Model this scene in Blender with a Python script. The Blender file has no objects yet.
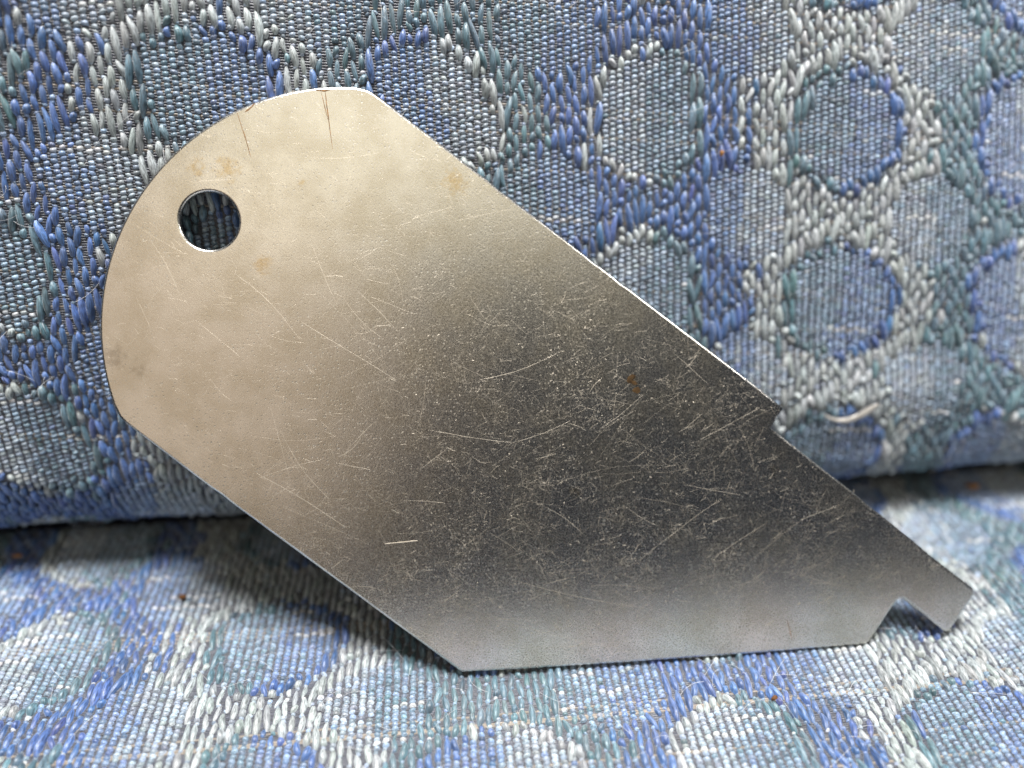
import bpy, math, random
import numpy as np

random.seed(7)
rng = np.random.default_rng(7)
MM = 0.001
sc = bpy.context.scene
R = math.radians

# ------------------------------------------------------------------ camera
# modelling space: millimetres, x right along the crease, y away, z up (seat at z = 0)
F_PX, PITCH, YAW = 740.0, R(33), R(5.5)
CAM = np.array([0.0, -64.0, 64.0])
_cp, _sp = math.cos(PITCH), math.sin(PITCH)
FW = np.array([math.sin(YAW) * _cp, math.cos(YAW) * _cp, -_sp])
RT = np.array([math.cos(YAW), -math.sin(YAW), 0.0])
UP = np.cross(RT, FW)
cd = bpy.data.cameras.new('camera')
cam = bpy.data.objects.new('camera', cd)
sc.collection.objects.link(cam)
cam.location = tuple(CAM * MM)
cam.rotation_euler = (R(90) - PITCH, 0, -YAW)
cd.sensor_width = 36.0
cd.lens = F_PX / 1024 * 36.0
cd.clip_start = 0.002
cd.clip_end = 20.0
cd.dof.use_dof = True
cd.dof.focus_distance = 0.0705
cd.dof.aperture_fstop = 8.5
cd.dof.aperture_blades = 0
sc.camera = cam

# ------------------------------------------------------------------ light
w = bpy.data.worlds.new('World')
sc.world = w
w.use_nodes = True
bg = w.node_tree.nodes['Background']
bg.inputs[0].default_value = (0.52, 0.68, 1.0, 1)
bg.inputs[1].default_value = 0.030


def area(name, az, el, dist, size, power, col, target=(0, 0, 0.02)):
    """lamp seen from the target at azimuth az (0 = camera side, + = right) and elevation el"""
    from mathutils import Vector
    d = Vector((math.sin(R(az)) * math.cos(R(el)), -math.cos(R(az)) * math.cos(R(el)), math.sin(R(el))))
    l = bpy.data.lights.new(name, 'AREA')
    l.shape = 'RECTANGLE'
    l.size, l.size_y = size
    l.energy = power
    l.color = col
    o = bpy.data.objects.new(name, l)
    t = Vector(target)
    o.location = t + d * dist
    o.rotation_euler = (-d).to_track_quat('-Z', 'Y').to_euler()
    sc.collection.objects.link(o)
    return o


area('window_light', -125, 87.5, 0.80, (0.22, 0.22), 17.0, (1.0, 0.975, 0.95))
area('right_window_light', 80, 46, 0.80, (0.14, 0.14), 2.9, (1.0, 0.975, 0.95))
area('bright_wall_light', 2, 53, 0.80, (0.68, 0.30), 0.98, (1.0, 0.91, 0.70))
area('side_wall_light', -37, 30, 0.80, (0.68, 0.40), 0.72, (1.0, 0.80, 0.60))

vs = sc.view_settings
vs.view_transform = 'Standard'
vs.look = 'None'
vs.exposure = 0.0
vs.gamma = 1.0
vs.use_curve_mapping = False
sc.render.engine = 'CYCLES'
sc.cycles.max_bounces = 6
sc.cycles.diffuse_bounces = 3
sc.cycles.glossy_bounces = 3
sc.cycles.use_denoising = True
sc.cycles.sample_clamp_indirect = 4.0


# ------------------------------------------------------------------ helpers
def tag(o, label=None, cat=None, group=None, kind=None):
    for k, v in (('label', label), ('category', cat), ('group', group), ('kind', kind)):
        if v:
            o[k] = v
    return o


def empty(name, loc):
    o = bpy.data.objects.new(name, None)
    o.empty_display_size = 0.005
    o.location = tuple(np.array(loc) * MM)
    sc.collection.objects.link(o)
    return o


def mesh_obj(name, verts, faces, mat, parent=None, origin=(0, 0, 0), smooth=True, col=None, uv=None):
    """verts in mm (n,3); faces (m,4) or (m,3) int array, or a list of tuples"""
    verts = (np.asarray(verts, float) - np.asarray(origin, float)) * MM
    me = bpy.data.meshes.new(name)
    if isinstance(faces, np.ndarray):
        n, m, k = len(verts), faces.shape[0], faces.shape[1]
        me.vertices.add(n)
        me.vertices.foreach_set('co', verts.astype(np.float32).ravel())
        me.loops.add(m * k)
        me.loops.foreach_set('vertex_index', faces.astype(np.int32).ravel())
        me.polygons.add(m)
        me.polygons.foreach_set('loop_start', np.arange(0, m * k, k, dtype=np.int32))
        me.polygons.foreach_set('loop_total', np.full(m, k, dtype=np.int32))
        me.update(calc_edges=True)
        li = faces.ravel()
    else:
        me.from_pydata([tuple(v) for v in verts], [], faces)
        li = np.concatenate([np.array(f) for f in faces])
    me.polygons.foreach_set('use_smooth', np.full(len(me.polygons), smooth, dtype=bool))
    if col is not None:
        a = me.color_attributes.new('tint', 'FLOAT_COLOR', 'POINT')
        c4 = np.concatenate([np.asarray(col), np.ones((len(col), 1))], 1).astype(np.float32)
        a.data.foreach_set('color', c4.ravel())
    if uv is not None:
        u = me.uv_layers.new(name='fibre')
        u.data.foreach_set('uv', np.asarray(uv)[li].astype(np.float32).ravel())
    me.materials.append(mat)
    o = bpy.data.objects.new(name, me)
    if parent is not None:
        o.parent = parent
    else:
        o.location = tuple(np.asarray(origin, float) * MM)
    sc.collection.objects.link(o)
    return o


class NT:
    """tiny node-tree builder"""
    def __init__(s, name):
        s.mat = bpy.data.materials.new(name)
        s.mat.use_nodes = True
        s.t = s.mat.node_tree
        s.b = s.t.nodes['Principled BSDF']

    def n(s, typ, ins=None, **kw):
        nd = s.t.nodes.new(typ)
        for k, v in kw.items():
            setattr(nd, k, v)
        for k, v in (ins or {}).items():
            s.set(nd.inputs[k], v)
        return nd

    def set(s, sock, v):
        if isinstance(v, bpy.types.NodeSocket):
            s.t.links.new(v, sock)
        else:
            sock.default_value = v

    def math(s, op, a, b=None, c=None, clamp=False):
        nd = s.n('ShaderNodeMath', operation=op, use_clamp=clamp)
        for i, v in enumerate((a, b, c)):
            if v is not None:
                s.set(nd.inputs[i], v)
        return nd.outputs[0]

    def mix(s, f, a, b, mode='MIX'):
        nd = s.n('ShaderNodeMix', data_type='RGBA', blend_type=mode)
        s.set(nd.inputs[0], f)
        s.set(nd.inputs[6], a)
        s.set(nd.inputs[7], b)
        return nd.outputs[2]

    def ramp(s, f, lo, hi, a=0.0, b=1.0):
        nd = s.n('ShaderNodeMapRange', {0: f, 1: lo, 2: hi, 3: a, 4: b}, interpolation_type='SMOOTHSTEP')
        return nd.outputs[0]

    def mapping(s, vec, loc=(0, 0, 0), rot=(0, 0, 0), scale=(1, 1, 1)):
        nd = s.n('ShaderNodeMapping', {'Vector': vec, 'Location': loc, 'Rotation': rot, 'Scale': scale})
        return nd.outputs[0]

    def noise(s, vec, scale, detail=2.0, rough=0.5, out=0):
        return s.n('ShaderNodeTexNoise', {'Vector': vec, 'Scale': scale, 'Detail': detail, 'Roughness': rough}).outputs[out]


# ------------------------------------------------------------------ materials
def yarn_material(name, bump=0.5):
    m = NT(name)
    col = m.n('ShaderNodeAttribute', attribute_name='tint').outputs['Color']
    uv = m.n('ShaderNodeUVMap', uv_map='fibre').outputs[0]
    st = m.noise(m.mapping(uv, scale=(9, 0.7, 1)), 1.0, 3.0, 0.65)
    st2 = m.noise(m.mapping(uv, scale=(22, 1.0, 1)), 1.0, 2.0, 0.5)
    streak = m.math('ADD', m.math('MULTIPLY', st, 0.7), m.math('MULTIPLY', st2, 0.3))
    k = m.ramp(streak, 0.36, 0.64, 0.34, 1.45)
    kk = m.n('ShaderNodeCombineColor', {0: k, 1: k, 2: k}).outputs[0]
    c = m.mix(1.0, col, kk, 'MULTIPLY')
    m.set(m.b.inputs['Base Color'], c)
    m.b.inputs['Roughness'].default_value = 0.35
    m.b.inputs['Specular IOR Level'].default_value = 0.8
    m.b.inputs['Sheen Weight'].default_value = 0.35
    m.b.inputs['Sheen Roughness'].default_value = 0.4
    bp = m.n('ShaderNodeBump', {'Strength': bump, 'Distance': 0.00016, 'Height': streak})
    m.set(m.b.inputs['Normal'], bp.outputs[0])
    return m.mat


def plain_material(name, col, rough=0.7, spec=0.3, var=0.3, scale=900.0):
    m = NT(name)
    co = m.n('ShaderNodeTexCoord').outputs['Object']
    nz = m.noise(co, scale, 4.0, 0.6)
    k = m.ramp(nz, 0.3, 0.7, 1 - var, 1 + var)
    kk = m.n('ShaderNodeCombineColor', {0: k, 1: k, 2: k}).outputs[0]
    m.set(m.b.inputs['Base Color'], m.mix(1.0, (*col, 1), kk, 'MULTIPLY'))
    m.b.inputs['Roughness'].default_value = rough
    m.b.inputs['Specular IOR Level'].default_value = spec
    bp = m.n('ShaderNodeBump', {'Strength': 0.4, 'Distance': 0.0001, 'Height': nz})
    m.set(m.b.inputs['Normal'], bp.outputs[0])
    return m.mat


def ground_cloth_material(name):
    """cloth under the yarns: dark weft ground; beyond the modelled yarns a blend set paler to brighten its reflection in the plate"""
    m = NT(name)
    col = m.n('ShaderNodeAttribute', attribute_name='tint').outputs['Color']
    co = m.n('ShaderNodeTexCoord').outputs['Object']
    nz = m.noise(co, 1500.0, 3.0, 0.6)
    k = m.ramp(nz, 0.3, 0.7, 0.6, 1.3)
    kk = m.n('ShaderNodeCombineColor', {0: k, 1: k, 2: k}).outputs[0]
    m.set(m.b.inputs['Base Color'], m.mix(1.0, col, kk, 'MULTIPLY'))
    m.b.inputs['Roughness'].default_value = 0.8
    bp = m.n('ShaderNodeBump', {'Strength': 0.6, 'Distance': 0.0002, 'Height': nz})
    m.set(m.b.inputs['Normal'], bp.outputs[0])
    return m.mat


M_yarn = yarn_material('dyed_warp_yarn')
M_weft = yarn_material('weft_yarn', 0.3)
M_cloth = ground_cloth_material('ground_cloth')
M_fuzz = plain_material('loose_fibre', (0.55, 0.56, 0.58), 0.5, 0.4, 0.2)


def metal_material(name):
    m = NT(name)
    co = m.n('ShaderNodeTexCoord').outputs['Object']
    p = m.mapping(co, scale=(1000, 1000, 1000))             # mm on the plate
    # worn matt patches and pin-prick nicks
    vo = m.n('ShaderNodeTexVoronoi', {'Vector': p, 'Scale': 2.6}, voronoi_dimensions='2D', feature='F1')
    rnd = m.n('ShaderNodeSeparateColor', {0: vo.outputs['Color']}).outputs[1]
    pit = m.math('MULTIPLY', m.ramp(vo.outputs['Distance'], .08, .26, 1.0, 0.0), m.ramp(rnd, .45, .95))
    crowd = m.ramp(m.noise(p, 0.12, 4.0, 0.65), 0.36, 0.62, 0.2, 1.0)
    scr = m.math('MULTIPLY', pit, crowd)
    g = m.mapping(m.mapping(p, rot=(0, 0, R(-139))), scale=(0.7, 9.0, 1))
    grain = m.noise(g, 1.0, 3.0, 0.65)
    fine = m.noise(p, 8.0, 4.0, 0.75)
    blot = m.noise(p, 0.22, 4.0, 0.62)
    # tarnish and dirt, at their own places on the plate (mm)
    edge = m.noise(p, 1.7, 3.0, 0.6)

    def spot(x, y, r):
        d = m.n('ShaderNodeVectorMath', {0: p, 1: (x, y, 0)}, operation='DISTANCE').outputs['Value']
        return m.ramp(m.math('ADD', m.math('DIVIDE', d, r), m.math('MULTIPLY', edge, 2.0)), 1.0, 1.9, 1.0, 0.0)
    tan = None
    for a_ in ((18.2, 27.6, 1.2), (-17.0, 40.4, 1.3), (11.8, 17.2, 0.9), (32.1, 18.1, 0.8), (-19.8, 49.4, 1.7), (-22.6, 49.6, 1.2),
               (1.5, 47.5, 2.0), (-13.0, 48.0, 0.6)):
        s_ = spot(*a_)
        tan = s_ if tan is None else m.math('MAXIMUM', tan, s_)
    dirt = m.math('MAXIMUM', spot(-31.0, 32.3, 1.8), spot(-29.0, 31.0, 1.3))
    base = m.mix(m.ramp(blot, 0.35, 0.68), (0.62, 0.605, 0.575, 1), (0.52, 0.49, 0.43, 1))
    base = m.mix(m.math('MULTIPLY', m.ramp(fine, 0.35, 0.75), 0.35), base, (0.72, 0.70, 0.66, 1))
    base = m.mix(m.math('MULTIPLY', tan, 0.68), base, (0.50, 0.38, 0.20, 1))
    base = m.mix(m.math('MULTIPLY', dirt, 0.32), base, (0.10, 0.07, 0.04, 1))
    m.set(m.b.inputs['Base Color'], base)
    m.b.inputs['Metallic'].default_value = 1.0
    rough = m.math('MULTIPLY_ADD', blot, 0.12, 0.14)
    rough = m.math('MULTIPLY_ADD', m.ramp(fine, .38, .68), 0.12, rough)
    rough = m.math('MULTIPLY_ADD', scr, 0.18, rough)
    m.set(m.b.inputs['Roughness'], rough)
    hgt = m.math('MULTIPLY_ADD', grain, 0.5, m.math('MULTIPLY', fine, 0.7))
    hgt = m.math('MULTIPLY_ADD', scr, -0.8, hgt)
    bp = m.n('ShaderNodeBump', {'Strength': 0.5, 'Distance': 0.00002, 'Height': hgt})
    m.set(m.b.inputs['Normal'], bp.outputs[0])
    return m.mat


def scratch_material(name):
    m = NT(name)
    m.b.inputs['Base Color'].default_value = (0.78, 0.71, 0.60, 1)
    m.b.inputs['Metallic'].default_value = 1.0
    m.b.inputs['Roughness'].default_value = 0.52
    return m.mat


M_metal = metal_material('scratched_steel')
M_scratch = scratch_material('burnished_scratch')
M_rust = plain_material('rust', (0.048, 0.027, 0.010), 0.85, 0.2, 0.5, 2500.0)
M_crack = plain_material('rusty_crack', (0.20, 0.105, 0.04), 0.8, 0.2, 0.5, 2500.0)
M_sliver = plain_material('sliver', (0.33, 0.315, 0.29), 0.25, 0.9, 0.25, 500.0)
M_crumb = plain_material('brown_crumb', (0.13, 0.06, 0.025), 0.8, 0.2, 0.4, 1500.0)
M_orange = plain_material('orange_crumb', (0.33, 0.16, 0.055), 0.7, 0.3, 0.4, 1500.0)

# ------------------------------------------------------------------ cushion surfaces (mm)
R1, R2, PH0, PH1, BZ, TW = 9.0, 500.0, R(-115), R(16), 2.2, 0.002
S1 = R1 * (PH1 - PH0)
_s = np.linspace(0, 160, 1601)
_phi = np.where(_s < S1, PH0 + _s / R1, PH1 + (_s - S1) / R2)
_pm = (_phi[1:] + _phi[:-1]) / 2
_y = np.concatenate([[0], np.cumsum(np.sin(_pm) * np.diff(_s))])
_z = np.concatenate([[0], np.cumsum(np.cos(_pm) * np.diff(_s))])
_z = _z - _z.min() + BZ
_y = _y - _y.min()


def back(u, v):
    """front of the back cushion: u across, v arc length up from deep in the crease"""
    u, v = np.broadcast_arrays(np.asarray(u, float), np.asarray(v, float))
    z = np.interp(v, _s, _z)
    y = np.interp(v, _s, _y) + 0.35
    y = y + TW * np.maximum(z - 8, 0) * (u + 10)
    y = y + 0.35 * np.sin(u * .11 + z * .05) * np.sin(z * .09 + 1)
    # soft puckers low on the right
    y = y + 0.5 * np.exp(-((u - 52) / 16) ** 2) * np.sin(z * .55 + u * .03) * np.exp(-((z - 12) / 12) ** 2)
    return np.stack([u, y, z], -1)


def seat(u, v):
    """top of the seat cushion: u across, v = y"""
    u, v = np.broadcast_arrays(np.asarray(u, float), np.asarray(v, float))
    f = np.maximum(-v - 31, 0)
    k = np.clip(f / 40, 0, 1)
    z = 13.0 * k * k * (3 - 2 * k)
    z = z + 0.22 * np.sin(u * .09 + 1) * np.sin(v * .12)
    return np.stack([u, v, z], -1)


def normals(fn, u, v, flip):
    e = 0.05
    n = np.cross(fn(u + e, v) - fn(u - e, v), fn(u, v + e) - fn(u, v - e))
    n = n / np.linalg.norm(n, axis=-1, keepdims=True)
    return n * flip


def project(P):
    d = P - CAM
    z = d @ FW
    return np.stack([512 + F_PX * (d @ RT) / z, 384 - F_PX * (d @ UP) / z, z], -1)


# ------------------------------------------------------------------ the weave
BLUE = np.array((0.066, 0.125, 0.290))
CREAM = np.array((0.315, 0.35, 0.36))
TEAL = np.array((0.095, 0.165, 0.205))
GREY = np.array((0.245, 0.325, 0.445))
PAL = {'b': BLUE, 'c': CREAM, 't': TEAL}
BAND = ['t', 'b', 'c']                        # colour of the raised ground, stripe by stripe
RING = {'b': 'ct', 'c': 'tb', 't': 'bc'}      # ring colours, left | right half
NW, NP = 28, 36                               # warps per stripe, beads per ring repeat


def wob(i, j):
    return math.sin(i * .37 + j * .11) * .5 + math.sin(i * .13 - j * .23 + 2) * .5 + math.sin(i * 2.1 + j * .07) * .9


def region(i, j):
    """kind and colour of the cell at warp i, bead row j (both relative to a ring centre)"""
    k = math.floor(i / NW + .5)
    x = i / NW - k
    x = x + (math.sin(j * .19 + k * 2.1) * .9 + math.sin(j * .47 + i * .2) * .6) / NW * (1 - (2 * x) ** 2)
    jj = j + wob(i, j) * .8
    y = jj / NP - math.floor(jj / NP + .5)
    ja = math.sin(i * 12.9898 + (j // 5) * 78.233) * 43758.5
    ja -= math.floor(ja)
    kk = math.floor((i + (ja - .5) * 3.4) / NW + .5)          # the dye stripes blend at their borders
    A = BAND[(kk if abs(x) > .4 else k) % 3]
    L, Rr = RING[A]
    row = math.floor(jj / NP + .5)
    g = 1 + .07 * math.sin(k * 3.7 + row * 5.3)
    r = math.hypot(x / (.30 * g), y / (.365 / g)) + .05 * math.sin(2 * math.atan2(y, x) + k + row * 2)
    side = 1 if x > 0 else -1
    r2 = math.hypot((abs(x) - .5) / .235, (abs(y) - .5) / .275)
    if r < .82:
        c2 = L if x < 0 else Rr
        return 'plain', c2
    if r < 1.03:
        c2 = L if x < 0 else Rr
        return 'ring', c2
    if r2 < .95:
        return 'plain', A
    if r2 < 1.12 or r < 1.1:
        return 'edge', A
    return 'dense', A


def weave(i0, i1, j0, j1):
    """list of pieces: (i, j centre, length, width, height, kind, colour key)"""
    out = []
    for i in range(i0, i1):
        j = j0
        while j < j1:
            kd, c = region(i, j)
            if kd == 'plain':
                out.append((i, j + .5 * 0, 1.0, 1.0, 1.0, 0, c))
                j += 1
                continue
            per = 4 if kd == 'dense' else 6
            lim = per - ((j + (2 * (i % 2) if per == 4 else (i * 5) % 6)) % per)
            n = 1
            while n < lim and j + n < j1 and region(i, j + n)[0] != 'plain' and region(i, j + n)[1] == c:
                n += 1
            if n >= 3:
                if kd == 'dense':
                    out.append((i, j + (n - 2) / 2, n - .1, .93, 1.25, 1, c))
                else:
                    out.append((i, j + (n - 2) / 2, n + .05, 1.0, 1.75, 2, c))
                out.append((i, j + n - 1.0 + .12, .8, .72, .8, 0, c))
            elif n == 2:
                out.append((i, j + .5, 1.9, .95, 1.35, 1, c))
            else:
                out.append((i, j, 1.0, .9, 1.0, 0, c))
            j += n
    return out


def piece_template(na, nb):
    a = np.linspace(-1, 1, na)
    b = np.linspace(-1, 1, nb)
    A, B = np.meshgrid(a, b)
    faces = []
    for r in range(nb - 1):
        for c in range(na - 1):
            q = r * na + c
            faces.append((q, q + 1, q + na + 1, q + na))
    return A.ravel(), B.ravel(), np.array(faces)


TA, TB, TF = piece_template(6, 7)
SA, SB, SF = piece_template(5, 5)


def build_pieces(fn, flip, arr, tmpl, p, h, u0, v0, shear, horizontal):
    """arr columns: i, j, length, width, height, rnd1..rnd4 ; returns verts, colours uv per piece"""
    A, B, _ = tmpl
    n = len(arr)
    jt = .45 if horizontal else 1.0
    i, j, ln, wd, ht = (arr[:, k][:, None] for k in range(5))
    r1, r2, r3, r4 = (arr[:, k][:, None] * jt for k in range(5, 9))
    tap = (np.maximum(1 - np.abs(B) ** (2.6 if horizontal else 1.9), 0) ** (.5 if horizontal else .72))[None, :]
    tapw = .40 + .56 * tap
    if horizontal:
        tapw = .60 + .27 * tap
    a = A[None, :] * wd * p * .49 * tapw * (1 + .10 * r1)
    b = B[None, :] * ln * h * .52
    sway = (.13 * r2) * p * np.sin(B[None, :] * 1.5 + r3 * 3) + r4 * .09 * b
    uu = u0 + i * p + a + sway + .06 * p * r3
    vv = v0 + j * h + b + shear * (u0 + i * p) + .10 * h * r2
    cross = np.sqrt(np.maximum(1 - np.abs(A) ** 2.2, 0))[None, :]
    hh = ht * (.34 * (1 + .18 * r1)) * (cross * (.34 + .66 * tap)) - .06
    P = fn(uu, vv)
    N = normals(fn, uu, vv, flip)
    P = P + N * hh[..., None]
    return P


def make_cloth(root, origin, fn, flip, p, h, u0, v0, shear, ur, vr, band_off, label):
    """all yarns of one cushion's cover"""
    global BAND
    i0, i1 = int((ur[0] - u0) / p), int((ur[1] - u0) / p)
    sh = shear * np.array(ur)
    j0, j1 = int((vr[0] - v0 - sh.max()) / h), int((vr[1] - v0 - sh.min()) / h)
    W = weave(i0, i1, j0, j1)
    arr = np.array([w_[:5] for w_ in W])
    kinds = np.array([w_[5] for w_ in W])
    keys = np.array([w_[6] for w_ in W])
    sw = rng.random(len(W)) < .03
    keys[sw] = rng.choice(['b', 'c', 't'], sw.sum())
    rn = rng.normal(size=(len(W), 4)).clip(-2, 2)
    arr = np.concatenate([arr, rn], 1)
    v = v0 + arr[:, 1] * h + shear * (u0 + arr[:, 0] * p)
    ok = (v > vr[0]) & (v < vr[1])
    arr, kinds, keys = arr[ok], kinds[ok], keys[ok]
    # plain-weave beads sit brick-fashion
    pl = kinds == 0
    arr[pl, 1] += np.where(arr[pl, 0] % 2 == 0, .25, -.25)
    base = np.array([PAL[k] for k in keys])
    rv = rng.normal(size=(len(arr), 1))
    cols = base * (1 + .14 * rv)
    mixf = np.clip(.52 + .18 * rng.normal(size=(len(arr), 1)), 0, 1)
    cols[pl] = (base * (1 - mixf) + GREY * mixf)[pl] * (1 + .20 * rv[pl])
    # a few paler picks run a short way along the weft
    ii, jj = arr[:, 0].astype(int), np.floor(arr[:, 1]).astype(int)
    for _ in range(110):
        k0 = rng.integers(len(arr))
        n_ = rng.integers(3, 12)
        hit = pl & (jj == jj[k0]) & (ii >= ii[k0]) & (ii < ii[k0] + n_)
        cols[hit] = cols[hit] * .45 + np.array((.66, .66, .64)) * .55
    cols = np.clip(cols + .006 * rng.normal(size=cols.shape), .015, .8)
    # ---- raised floats
    def emit(mask, tmpl, horizontal):
        A, B, Fc = tmpl
        P = build_pieces(fn, flip, arr[mask], tmpl, p, h, u0, v0, shear, horizontal)
        n, m = P.shape[:2]
        uvx = (A[None, :] * .5 + np.zeros((n, 1)))
        uvy = (B[None, :] * .5 * arr[mask][:, 2:3])
        if horizontal:
            uvx, uvy = B[None, :] * .5 + np.zeros((n, 1)), A[None, :] * .8 + np.zeros((n, 1))
        uv = np.stack([uvx, uvy], -1) + rng.uniform(0, 50, size=(n, 1, 2))
        col = np.repeat(cols[mask][:, None, :], m, 1)
        if not horizontal:                       # float tips dive under and are a little worn pale
            col = col * (1 + 0.0 * A[None, :, None])
        return P, col, uv, Fc
    P, col, uv, Fc = emit(~pl, (TA, TB, TF), False)
    # the 300 that show largest in the picture become parts of their own
    cen = P.mean(1)
    q = project(cen)
    e = project(P[:, 3]) - project(P[:, -4])
    size = np.hypot(e[:, 0], e[:, 1])
    px, py = q[:, 0], q[:, 1]
    vis = (px > 6) & (px < 1018) & (py > 6) & (py < 762) & ~in_poly(px, py, PLATE_PX)
    rank = np.argsort(-np.where(vis, size, 0))
    top = rank[:300]
    rest = np.ones(len(P), bool)
    rest[top] = False
    for t in top:
        c0 = cen[t]
        o = mesh_obj('yarn_float', P[t], Fc, M_yarn, root, origin=c0, col=col[t], uv=uv[t])
        o.location = tuple((c0 - np.array(origin)) * MM)
    def joined(name, P, col, uv, Fc, mat):
        n, m = P.shape[:2]
        ff = (Fc[None] + (np.arange(n) * m)[:, None, None]).reshape(-1, 4)
        o = mesh_obj(name, P.reshape(-1, 3), ff, mat, root, origin=origin, col=col.reshape(-1, 3), uv=uv.reshape(-1, 2))
        return tag(o, kind='stuff')
    joined('raised_yarn', P[rest], col[rest], uv[rest], Fc, M_yarn)
    P, col, uv, Fc = emit(pl, (SA, SB, SF), True)
    joined('plain_weave_yarn', P, col, uv, Fc, M_weft)
    # ---- weft threads lying low between the floats
    us = np.linspace(ur[0], ur[1], 150)
    js = np.arange(j0 * 2, j1 * 2) * .5
    prof = [(-.15, -.10), (-.07, .03), (.07, .03), (.15, -.10)]
    V, C_, T_ = [], [], []
    nrow = 0
    for jx in js:
        vv = v0 + jx * h + shear * us
        if vv.min() < vr[0] or vv.max() > vr[1]:
            continue
        wv = .05 * np.sin(us * 9 + jx * 3.14)
        c = np.array((.030, .035, .052)) * rng.uniform(.7, 1.5)
        if rng.random() < .06:
            c = np.array((.20, .17, .14)) * rng.uniform(.8, 1.2)
        for (dv, dz) in prof:
            P_ = fn(us, vv + dv)
            P_ = P_ + normals(fn, us, vv + dv, flip) * (dz + wv)[:, None]
            V.append(P_)
            C_.append(np.repeat(c[None], len(us), 0))
            T_.append(np.stack([np.full(len(us), dv * 5 + jx), us * .8], -1))
        nrow += 1
    nu = len(us)
    ff = []
    qd = np.arange(nu - 1)
    for r_ in range(nrow):
        for k in range(3):
            a_ = (r_ * 4 + k) * nu + qd
            ff.append(np.stack([a_, a_ + 1, a_ + nu + 1, a_ + nu], -1))
    o = mesh_obj('weft_threads', np.concatenate(V), np.concatenate(ff), M_weft, root, origin=origin,
                 col=np.concatenate(C_), uv=np.concatenate(T_))
    tag(o, kind='stuff')
    # ---- fuzz: fine hairs lifting from the yarns
    V, ff, n0 = [], [], 0
    for _ in range(480):
        u = rng.uniform(ur[0] + 8, ur[1] - 8)
        vq = rng.uniform(vr[0] + 2, vr[1] - 2)
        ln = rng.uniform(1.0, 4.0)
        ang = rng.uniform(0, 6.28)
        bend = rng.normal() * .9
        t = np.linspace(0, 1, 8)
        du = np.cumsum(np.cos(ang + bend * t)) * ln / 8
        dv = np.cumsum(np.sin(ang + bend * t)) * ln / 8
        lift = .35 + .9 * np.sin(t * 3.14 * rng.uniform(.5, 1.0)) * rng.uniform(.2, 1)
        c0 = fn(u + du, vq + dv) + normals(fn, u + du, vq + dv, flip) * lift[:, None]
        rad = .017
        tan = np.gradient(c0, axis=0)
        tan /= np.linalg.norm(tan, axis=1, keepdims=True)
        s1 = np.cross(tan, (0.3, .5, .8))
        s1 /= np.linalg.norm(s1, axis=1, keepdims=True)
        s2 = np.cross(tan, s1)
        for a_ in (0, 2.094, 4.189):
            V.append(c0 + rad * (math.cos(a_) * s1 + math.sin(a_) * s2))
        for k in range(3):
            a_ = n0 + k * 8 + np.arange(7)
            b_ = n0 + ((k + 1) % 3) * 8 + np.arange(7)
            ff.append(np.stack([a_, a_ + 1, b_ + 1, b_], -1))
        n0 += 24
    o = mesh_obj('fuzz', np.concatenate(V), np.concatenate(ff), M_fuzz, root, origin=origin)
    tag(o, kind='stuff')


def in_poly(px, py, poly):
    r = np.zeros(len(px), bool)
    n = len(poly)
    for k in range(n):
        (x1, y1), (x2, y2) = poly[k], poly[(k + 1) % n]
        c = ((y1 > py) != (y2 > py)) & (px < (x2 - x1) * (py - y1) / (y2 - y1 + 1e-9) + x1)
        r ^= c
    return r


# ------------------------------------------------------------------ plate geometry (mm, in the plate's own plane)
LEAN = R(31)
PA = np.array((-0.5265, -18.344, 0.78))                 # lower left corner of the resting edge
PEX = np.array((0.999903, -0.013899, 0.0))
PEY = np.array((0.013899 * math.sin(LEAN), 0.999903 * math.sin(LEAN), math.cos(LEAN)))
PN = np.cross(PEX, PEY)                                 # towards the viewer
ARC_C, ARC_R = np.array((-9.194, 33.854)), 23.05
HOLE_C, HOLE_R = np.array((-21.68, 44.67)), 2.70


def plate_outline():
    o = [(0.0, 0.0), (4.9, -.10), (17.7, -.2), (30.8, -.2), (41.2, 0.0), (41.5, .25), (44.45, 4.15), (44.75, 4.38), (45.1, 4.38),
         (45.45, 4.15), (49.35, .80), (49.7, .62), (50.05, .74), (52.55, 3.90), (52.85, 4.45), (52.62, 5.04), (50.76, 6.51),
         (40.12, 15.65), (31.88, 22.50), (33.22, 24.45), (30.22, 27.0), (6.86, 45.92), (-.63, 52.06),
         (-5.2, 55.75), (-5.7, 56.12), (-6.3, 56.52)]
    a0 = math.atan2(56.86 - ARC_C[1], -7.47 - ARC_C[0])
    a1 = math.atan2(27.8 - ARC_C[1], -31.3 - ARC_C[0]) + 2 * math.pi
    for k in range(49):
        a = a0 + (a1 - a0) * k / 48
        o.append((ARC_C[0] + ARC_R * math.cos(a), ARC_C[1] + ARC_R * math.sin(a)))
    o += [(-30.95, 26.6), (-30.44, 26.0), (-22.9, 19.4), (-.35, .25)]
    return o


def worn(pts):
    """the outline with the small waviness and nicks of a cut edge"""
    r_ = np.random.default_rng(3)
    o = []
    for (x1, y1), (x2, y2) in zip(pts, pts[1:] + pts[:1]):
        L = math.hypot(x2 - x1, y2 - y1)
        n = max(1, int(L / 1.1))
        for k in range(n):
            d = 0 if k == 0 else r_.normal() * .007
            if k and r_.random() < .07:
                d += r_.uniform(.03, .09)                   # nick, into the plate
            t = k / n
            o.append((x1 + (x2 - x1) * t - (y2 - y1) / L * d, y1 + (y2 - y1) * t + (x2 - x1) / L * d))
    return o


OUT = worn(plate_outline())
PLATE_PX = [tuple(project(PA + PEX * x + PEY * y)[:2]) for x, y in OUT]

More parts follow.
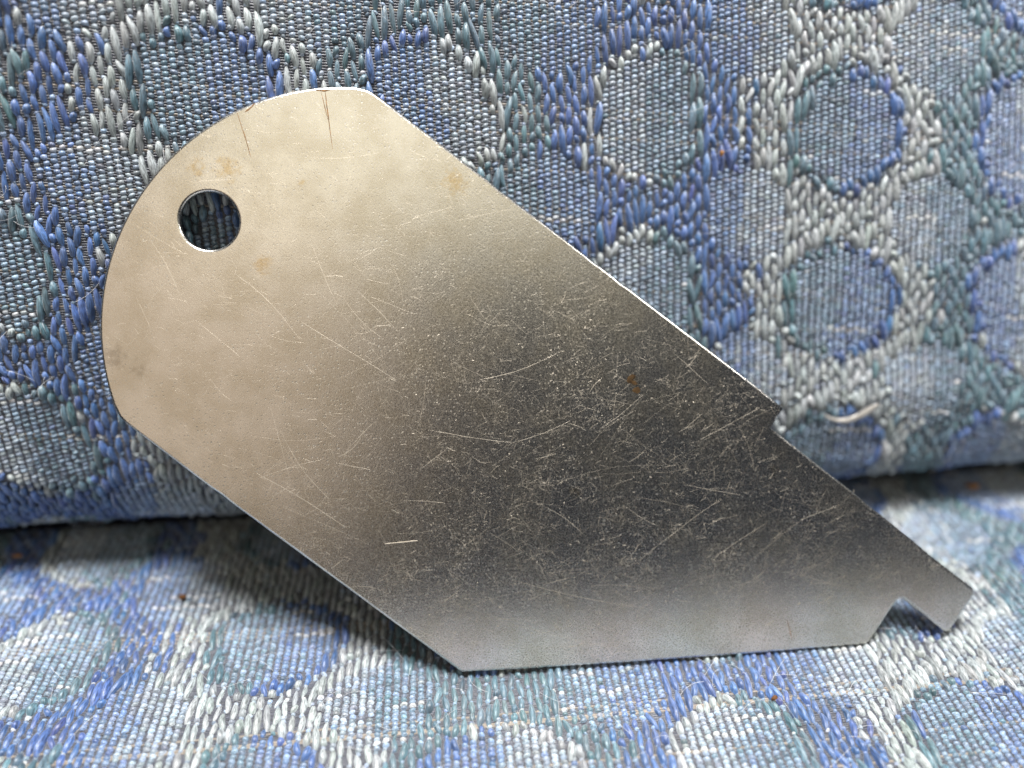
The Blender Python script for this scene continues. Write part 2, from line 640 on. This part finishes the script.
# ------------------------------------------------------------------ cushions
def slab(name, fn, us, vs_, off, flip, tint_fn, root, origin, depth):
    """closed cushion body: the surface sheet, pushed back by depth, with walls"""
    U, V = np.meshgrid(us, vs_)
    P = fn(U, V) + normals(fn, U, V, flip) * off
    B = P + np.array(depth)
    nu, nv = len(us), len(vs_)
    n = nu * nv
    idx = np.arange(n).reshape(nv, nu)
    qf = np.stack([idx[:-1, :-1], idx[:-1, 1:], idx[1:, 1:], idx[1:, :-1]], -1).reshape(-1, 4)
    rim = np.concatenate([idx[0, :], idx[1:, -1], idx[-1, -2::-1], idx[-2:0:-1, 0]])
    rn_ = np.roll(rim, -1)
    wall = np.stack([rim, rim + n, rn_ + n, rn_], -1)
    faces = np.concatenate([qf, qf[:, ::-1] + n, wall])
    if flip < 0:
        faces = faces[:, ::-1]
    c = tint_fn(U.ravel(), V.ravel())
    return mesh_obj(name, np.concatenate([P.reshape(-1, 3), B.reshape(-1, 3)]), faces, M_cloth, root, origin=origin,
                    col=np.concatenate([c, c]))


def tint_under(u, v):
    return np.repeat(np.array([(.014, .018, .032)]), len(u), 0)


BU, BV = (-66, 88), (7.0, 92.0)
SU, SV = (-66, 90), (-48.0, 7.5)


def tint_seat(u, v):
    k = np.clip((-v - 47.5) / 1.5, 0, 1)[:, None]
    far = np.array((.42, .43, .45)) + .10 * np.stack([np.sin(u * .28), np.sin(u * .28 + 2), np.sin(u * .28 + 3)], -1) * np.sin(v * .38)[:, None]  # unseen front, paler than the yarns so the plate's foot reflects brighter
    return tint_under(u, v) * (1 - k) + far * k


b_org = (0, 8, 0)
back_cushion = tag(empty('back_cushion', b_org), 'upright back cushion in blue, teal and cream ring-patterned woven cloth behind the plate', 'cushion')
slab('cover', back, np.linspace(BU[0] - 4, BU[1] + 4, 120), np.linspace(0.5, BV[1] + 4, 110), -.10, 1, tint_under, back_cushion, b_org, (0, 32, 0))
make_cloth(back_cushion, b_org, back, 1, .777, .493, -0.0, 56.2, -.095, BU, BV, 0, 'back')

s_org = (0, -10, 0)
seat_cushion = tag(empty('seat_cushion', s_org), 'flat seat cushion in blue and cream woven cloth under the plate edge', 'cushion')
slab('cover', seat, np.linspace(SU[0] - 30, SU[1] + 30, 120), np.linspace(-140, 36, 180), -.10, 1, tint_seat, seat_cushion, s_org, (0, 0, -30))
make_cloth(seat_cushion, s_org, seat, 1, .795, .447, 2.6, -28.6 + 16.1, 0.0, SU, SV, 0, 'seat')

# ------------------------------------------------------------------ the plate
from mathutils import Matrix
TH, BEV = 0.68, 0.27
cu = bpy.data.curves.new('plate_profile', 'CURVE')
cu.dimensions = '2D'
cu.fill_mode = 'BOTH'


def poly(pts):
    s = cu.splines.new('POLY')
    s.points.add(len(pts) - 1)
    for k, (x, y) in enumerate(pts):
        s.points[k].co = (x * MM, y * MM, 0, 1)
    s.use_cyclic_u = True


poly(OUT)
poly([(HOLE_C[0] + HOLE_R * math.cos(a), HOLE_C[1] + HOLE_R * math.sin(a)) for a in np.linspace(0, 2 * math.pi, 56, endpoint=False)])
cu.extrude = (TH / 2 - BEV) * MM
cu.bevel_depth = BEV * MM
cu.bevel_resolution = 3
cu.offset = -BEV * MM
tmp = bpy.data.objects.new('tmp', cu)
sc.collection.objects.link(tmp)
dg = bpy.context.evaluated_depsgraph_get()
me = bpy.data.meshes.new_from_object(tmp.evaluated_get(dg))
bpy.data.objects.remove(tmp)
bpy.data.curves.remove(cu)
me.name = 'plate_body'
me.materials.clear()
me.materials.append(M_metal)
plate = empty('steel_plate', PA)
tag(plate, 'scratched bare steel gauge plate with round hole and notched tip, leaning on the cushion', 'metal plate')
mw = Matrix(((PEX[0], PEY[0], PN[0], PA[0] * MM), (PEX[1], PEY[1], PN[1], PA[1] * MM), (PEX[2], PEY[2], PN[2], PA[2] * MM), (0, 0, 0, 1)))
plate.matrix_world = mw
body = bpy.data.objects.new('plate_body', me)
body.parent = plate
body.location = (0, 0, -TH / 2 * MM)
sc.collection.objects.link(body)
for pl_ in me.polygons:
    pl_.use_smooth = abs(pl_.normal.z) < .999

# burnished long scratches (mm on the plate)
SCR = [[(-6.85, 13.17), (-3.67, 13.28)], [(5.86, 22.35), (8.63, 22.89), (11.64, 24.22)], [(8.24, 20.65), (10.13, 21.05)],
       [(22.68, 17.31), (28.84, 15.87)], [(16.58, 15.65), (18.24, 14.26), (20.02, 13.36)], [(8.64, 16.0), (10.77, 14.79), (12.58, 12.9)],
       [(25.37, 9.72), (28.29, 11.47), (30.91, 12.93)], [(14.58, 23.29), (16.61, 24.47), (19.08, 26.53)], [(22.97, 22.78), (24.84, 24.28)],
       [(-18.67, 20.71), (-14.68, 18.19), (-10.3, 14.84)], [(-11.12, 21.27), (-7.84, 20.42)], [(-9.92, 22.47), (-8.72, 23.76), (-7.13, 25.12)],
       [(-2.21, 24.01), (1.8, 23.04), (5.86, 22.35)], [(-8.23, 37.52), (-6.43, 35.74), (-4.63, 33.57)], [(-13.72, 34.88), (-9.27, 31.84), (-5.04, 28.98)],
       [(-12.48, 42.59), (-11.52, 39.54), (-10.18, 36.17)], [(-27.17, 43.05), (-25.84, 40.96), (-24.75, 37.74)], [(-23.5, 35.45), (-19.56, 31.8)],
       [(-28.75, 37.8), (-27.64, 34.95)], [(5.29, 8.88), (9.68, 7.31), (13.92, 6.13), (18.31, 5.24)], [(-17.02, 27.13), (-15.53, 19.87)],
       [(-3.16, 20.18), (-0.57, 21.99)], [(18.08, 10.07), (23.27, 13.77), (26.38, 15.6)], [(24.55, 21.7), (30.76, 24.6)],
       [(3.02, 28.62), (6.94, 29.22), (10.93, 31.0)], [(-1.84, 6.87), (0.17, 8.22)], [(34.53, 13.12), (38.73, 14.41)],
       [(-16.22, 24.7), (-14.54, 20.78), (-11.87, 17.74)], [(-20.03, 40.01), (-16.49, 37.07), (-13.9, 33.18)]]


def ribbon(pts, wd, z, jit=.03, K=8):
    """thin lens-ended strip along a polyline, plate mm"""
    pts = np.array(pts, float)
    t = np.linspace(0, len(pts) - 1, K)
    x = np.interp(t, np.arange(len(pts)), pts[:, 0])
    y = np.interp(t, np.arange(len(pts)), pts[:, 1])
    k = np.array([.25, .5, .25])
    for _ in range(3):
        x[1:-1] = np.convolve(x, k, 'valid')
        y[1:-1] = np.convolve(y, k, 'valid')
    x += rng.normal(size=K) * jit * .4
    y += rng.normal(size=K) * jit * .4
    d = np.stack([np.gradient(x), np.gradient(y)], -1)
    d /= np.linalg.norm(d, axis=1, keepdims=True)
    nn = np.stack([-d[:, 1], d[:, 0]], -1)
    s = np.linspace(0, 1, K)
    ww = wd * (.25 + .75 * np.sin(np.clip(s, 0, 1) * 3.1415) ** .6) * rng.uniform(.6, 1.2, K) / 2
    c = np.stack([x, y], -1)
    Lp, Rp = c + nn * ww[:, None], c - nn * ww[:, None]
    V = np.concatenate([np.c_[Lp, np.full(K, z)], np.c_[c, np.full(K, z + .15 * wd)], np.c_[Rp, np.full(K, z)]])
    q = np.arange(K - 1)
    Fq = np.concatenate([np.stack([q + K, q + K + 1, q + 1, q], -1), np.stack([q + 2 * K, q + 2 * K + 1, q + K + 1, q + K], -1)])
    return V, Fq


def ribbons(name, lines, mat, parent, z=.004):
    V, Fq, n = [], [], 0
    for pts, wd in lines:
        v, f = ribbon(pts, wd, z)
        V.append(v)
        Fq.append(f + n)
        n += len(v)
    return mesh_obj(name, np.concatenate(V), np.concatenate(Fq), mat, parent)


sl = [(s_, .030 if k else .10) for k, s_ in enumerate(SCR)]
OUTP = np.array(OUT)


def on_plate(x, y):
    return in_poly(np.array([x]), np.array([y]), OUT)[0] and math.hypot(x - HOLE_C[0], y - HOLE_C[1]) > 3.4


NS = 30000
cx, cy = rng.uniform(-32, 53, NS), rng.uniform(0, 57, NS)
keep = .30 + .70 / (1 + np.exp(-(cx * .55 - cy * .62 + 16) / 5.0))          # handled most towards the tip
keep *= np.where(cy < 6.5, .4, 1) * (.25 + .75 * (np.sin(cx * .5 + 1.3 * np.sin(cy * .31)) * np.sin(cy * .43 + cx * .17) > -.25))
ln = np.minimum(.12 + rng.exponential(.5, NS) + (rng.random(NS) < .07) * rng.exponential(3.0, NS), 12.0)
ang = np.radians(rng.choice([40, -40, 10, 70, -65, -15, 25], NS) + rng.normal(size=NS) * 22)
dx, dy = np.cos(ang) * ln / 2, np.sin(ang) * ln / 2
bend = rng.normal(size=NS) * .12
ok = (rng.random(NS) < keep)
for sg in (-1.15, 1.15):
    ex_, ey_ = cx + sg * dx, cy + sg * dy
    ok &= in_poly(ex_, ey_, OUT) & (np.hypot(ex_ - HOLE_C[0], ey_ - HOLE_C[1]) > 3.4)
wds = np.clip(.005 + rng.exponential(.0062, NS), .005, .045)
for k in np.nonzero(ok)[0][:6200]:
    x, y = cx[k], cy[k]
    sl.append(([(x - dx[k], y - dy[k]), (x - dy[k] * bend[k], y + dx[k] * bend[k]), (x + dx[k], y + dy[k])], float(wds[k])))
for _ in range(650):                                    # nicks
    x, y = rng.uniform(-5, 50), rng.uniform(3, 34)
    if on_plate(x, y):
        sl.append(([(x, y), (x + rng.normal() * .12, y + rng.normal() * .12)], rng.uniform(.02, .09)))
o = ribbons('scratch_marks', sl, M_scratch, plate)
tag(o, kind='stuff')

# rust: an S-shaped scab, and two rusty cracks running in from the curved edge
def blob(pts, z=.004, hgt=.05):
    c = np.mean(pts, 0)
    V = [(x, y, z) for x, y in pts] + [(c[0] + (x - c[0]) * .5, c[1] + (y - c[1]) * .5, z + hgt) for x, y in pts] + [(c[0], c[1], z + hgt)]
    n = len(pts)
    Fq = [(k, (k + 1) % n, n + (k + 1) % n, n + k) for k in range(n)] + [(n + k, n + (k + 1) % n, 2 * n) for k in range(n)]
    return V, Fq


rc = np.array((18.13, 27.75))
b1 = [rc + np.array(q) * .10 for q in ((-7.5, 1), (-6, 5), (-2, 7.5), (1.5, 6.5), (1, 4), (-1.5, 3.5), (-2.5, 1), (1.5, .5), (3.5, -2), (1, -3.5), (-3, -1.5), (-6, -1))]
b2 = [rc + np.array(q) * .10 for q in ((-2.5, -9), (0, -6), (4, -5), (6, -7.5), (5.5, -10.5), (3, -12), (0, -10.5))]
for b_ in (b1, b2):
    V_, F_ = blob(b_, hgt=.02)
    mesh_obj('rust_scab', V_, F_, M_rust, plate)
cr = [([(-18.62, 54.75), (-18.2, 53.3), (-17.95, 52.2), (-17.5, 50.4)], .09), ([(-17.9, 54.6), (-17.3, 55.0), (-16.9, 55.45)], .14),
      ([(-10.35, 56.5), (-10.3, 55.0), (-10.1, 53.2), (-9.95, 51.0)], .10), ([(-10.75, 56.4), (-10.5, 55.2), (-10.25, 53.8)], .07),
      ([(-11.3, 56.6), (-10.5, 56.45), (-9.9, 56.55)], .2), ([(33.35, .96), (33.1, 2.0), (32.89, 3.04)], .06)]
for c_ in cr:
    ribbons('rusty_crack', [c_], M_crack, plate)

# ------------------------------------------------------------------ small litter on the cloth
def on_back(u, v, h):
    return (back(u, v) + normals(back, np.array(u, float), np.array(v, float), 1) * h)


# curved sliver: a tapered crescent strip, thicker at its right end
cen = on_back(44.7, 21.6, 1.25)
n0 = normals(back, np.array(44.7), np.array(21.6), 1)
ax = np.array((1.0, 0, 0))
ax = ax - n0 * (ax @ n0)
ax /= np.linalg.norm(ax)
ay = np.cross(n0, ax)
t = np.linspace(-1, 1, 25)
xx = 3.25 * t
yy = 1.55 * t ** 2 + .42 * t - .35
zz = .3 * t ** 2 - .35
c0 = cen + xx[:, None] * ax + yy[:, None] * ay + zz[:, None] * n0
tn = np.gradient(c0, axis=0)
tn /= np.linalg.norm(tn, axis=1, keepdims=True)
sd = np.cross(n0, tn)
wd = (.11 + .40 * np.clip((t + 1) / 1.7, 0, 1) ** .8) * np.sqrt(np.clip(1.02 - np.abs(t) ** 6, 0.02, 1))
th_ = .24 * np.ones_like(t)
V, nr = [], 10
for k in range(nr):
    a = 2 * math.pi * k / nr
    V.append(c0 + sd * (wd * math.cos(a))[:, None] + n0 * (th_ * math.sin(a))[:, None])
ff = []
q = np.arange(24)
for k in range(nr):
    a_, b_ = k * 25 + q, ((k + 1) % nr) * 25 + q
    ff.append(np.stack([a_, b_, b_ + 1, a_ + 1], -1))
ff = [tuple(int(z_) for z_ in f) for f in np.concatenate(ff)] + [tuple(k * 25 for k in range(nr)), tuple(k * 25 + 24 for k in range(nr))[::-1]]
o = mesh_obj('curved_sliver', np.concatenate(V), ff, M_sliver, origin=tuple(cen))
tag(o, 'thin pale curved sliver caught on the back cushion right of the plate', 'sliver')


def crumb(name, pos, size, mat, label, stretch=(1, 1, 1), cat='crumb'):
    import bmesh
    bm = bmesh.new()
    bmesh.ops.create_icosphere(bm, subdivisions=2, radius=1)
    for v in bm.verts:
        k = 1 + .28 * math.sin(v.co.x * 3.1 + pos[0]) * math.cos(v.co.y * 2.7 + pos[1]) + random.uniform(-.14, .14)
        v.co *= k
        v.co.x *= stretch[0] * size
        v.co.y *= stretch[1] * size
        v.co.z *= stretch[2] * size
    V_ = np.array([tuple(v.co) for v in bm.verts]) + np.array(pos)
    F_ = [tuple(v.index for v in f.verts) for f in bm.faces]
    bm.free()
    o = mesh_obj(name, V_, F_, mat, origin=pos)
    return tag(o, label, cat)


crumb('crumb', (-30.4, -5.9, .75), .38, M_crumb, 'dark brown crumb on the seat left of the plate', (1.3, .8, .8))
crumb('crumb', (-51.2, 2.3, .62), .34, M_orange, 'orange fleck in the crease at the far left', (2.0, .6, .6))
crumb('crumb', (66.5, 3.2, .62), .6, M_orange, 'orange-brown fleck in the shadowed crease at the right', (1.6, .7, .6))
crumb('crumb', tuple(on_back(29.4, 50.0, .8)), .27, M_orange, 'tiny orange speck on blue yarn high on the back cushion', (.8, .8, 1.3))
crumb('crumb', (28.9, -23.9, .75), .26, M_crumb, 'tiny dark brown speck on the seat below the resting edge of the plate', (1.2, .8, .9))
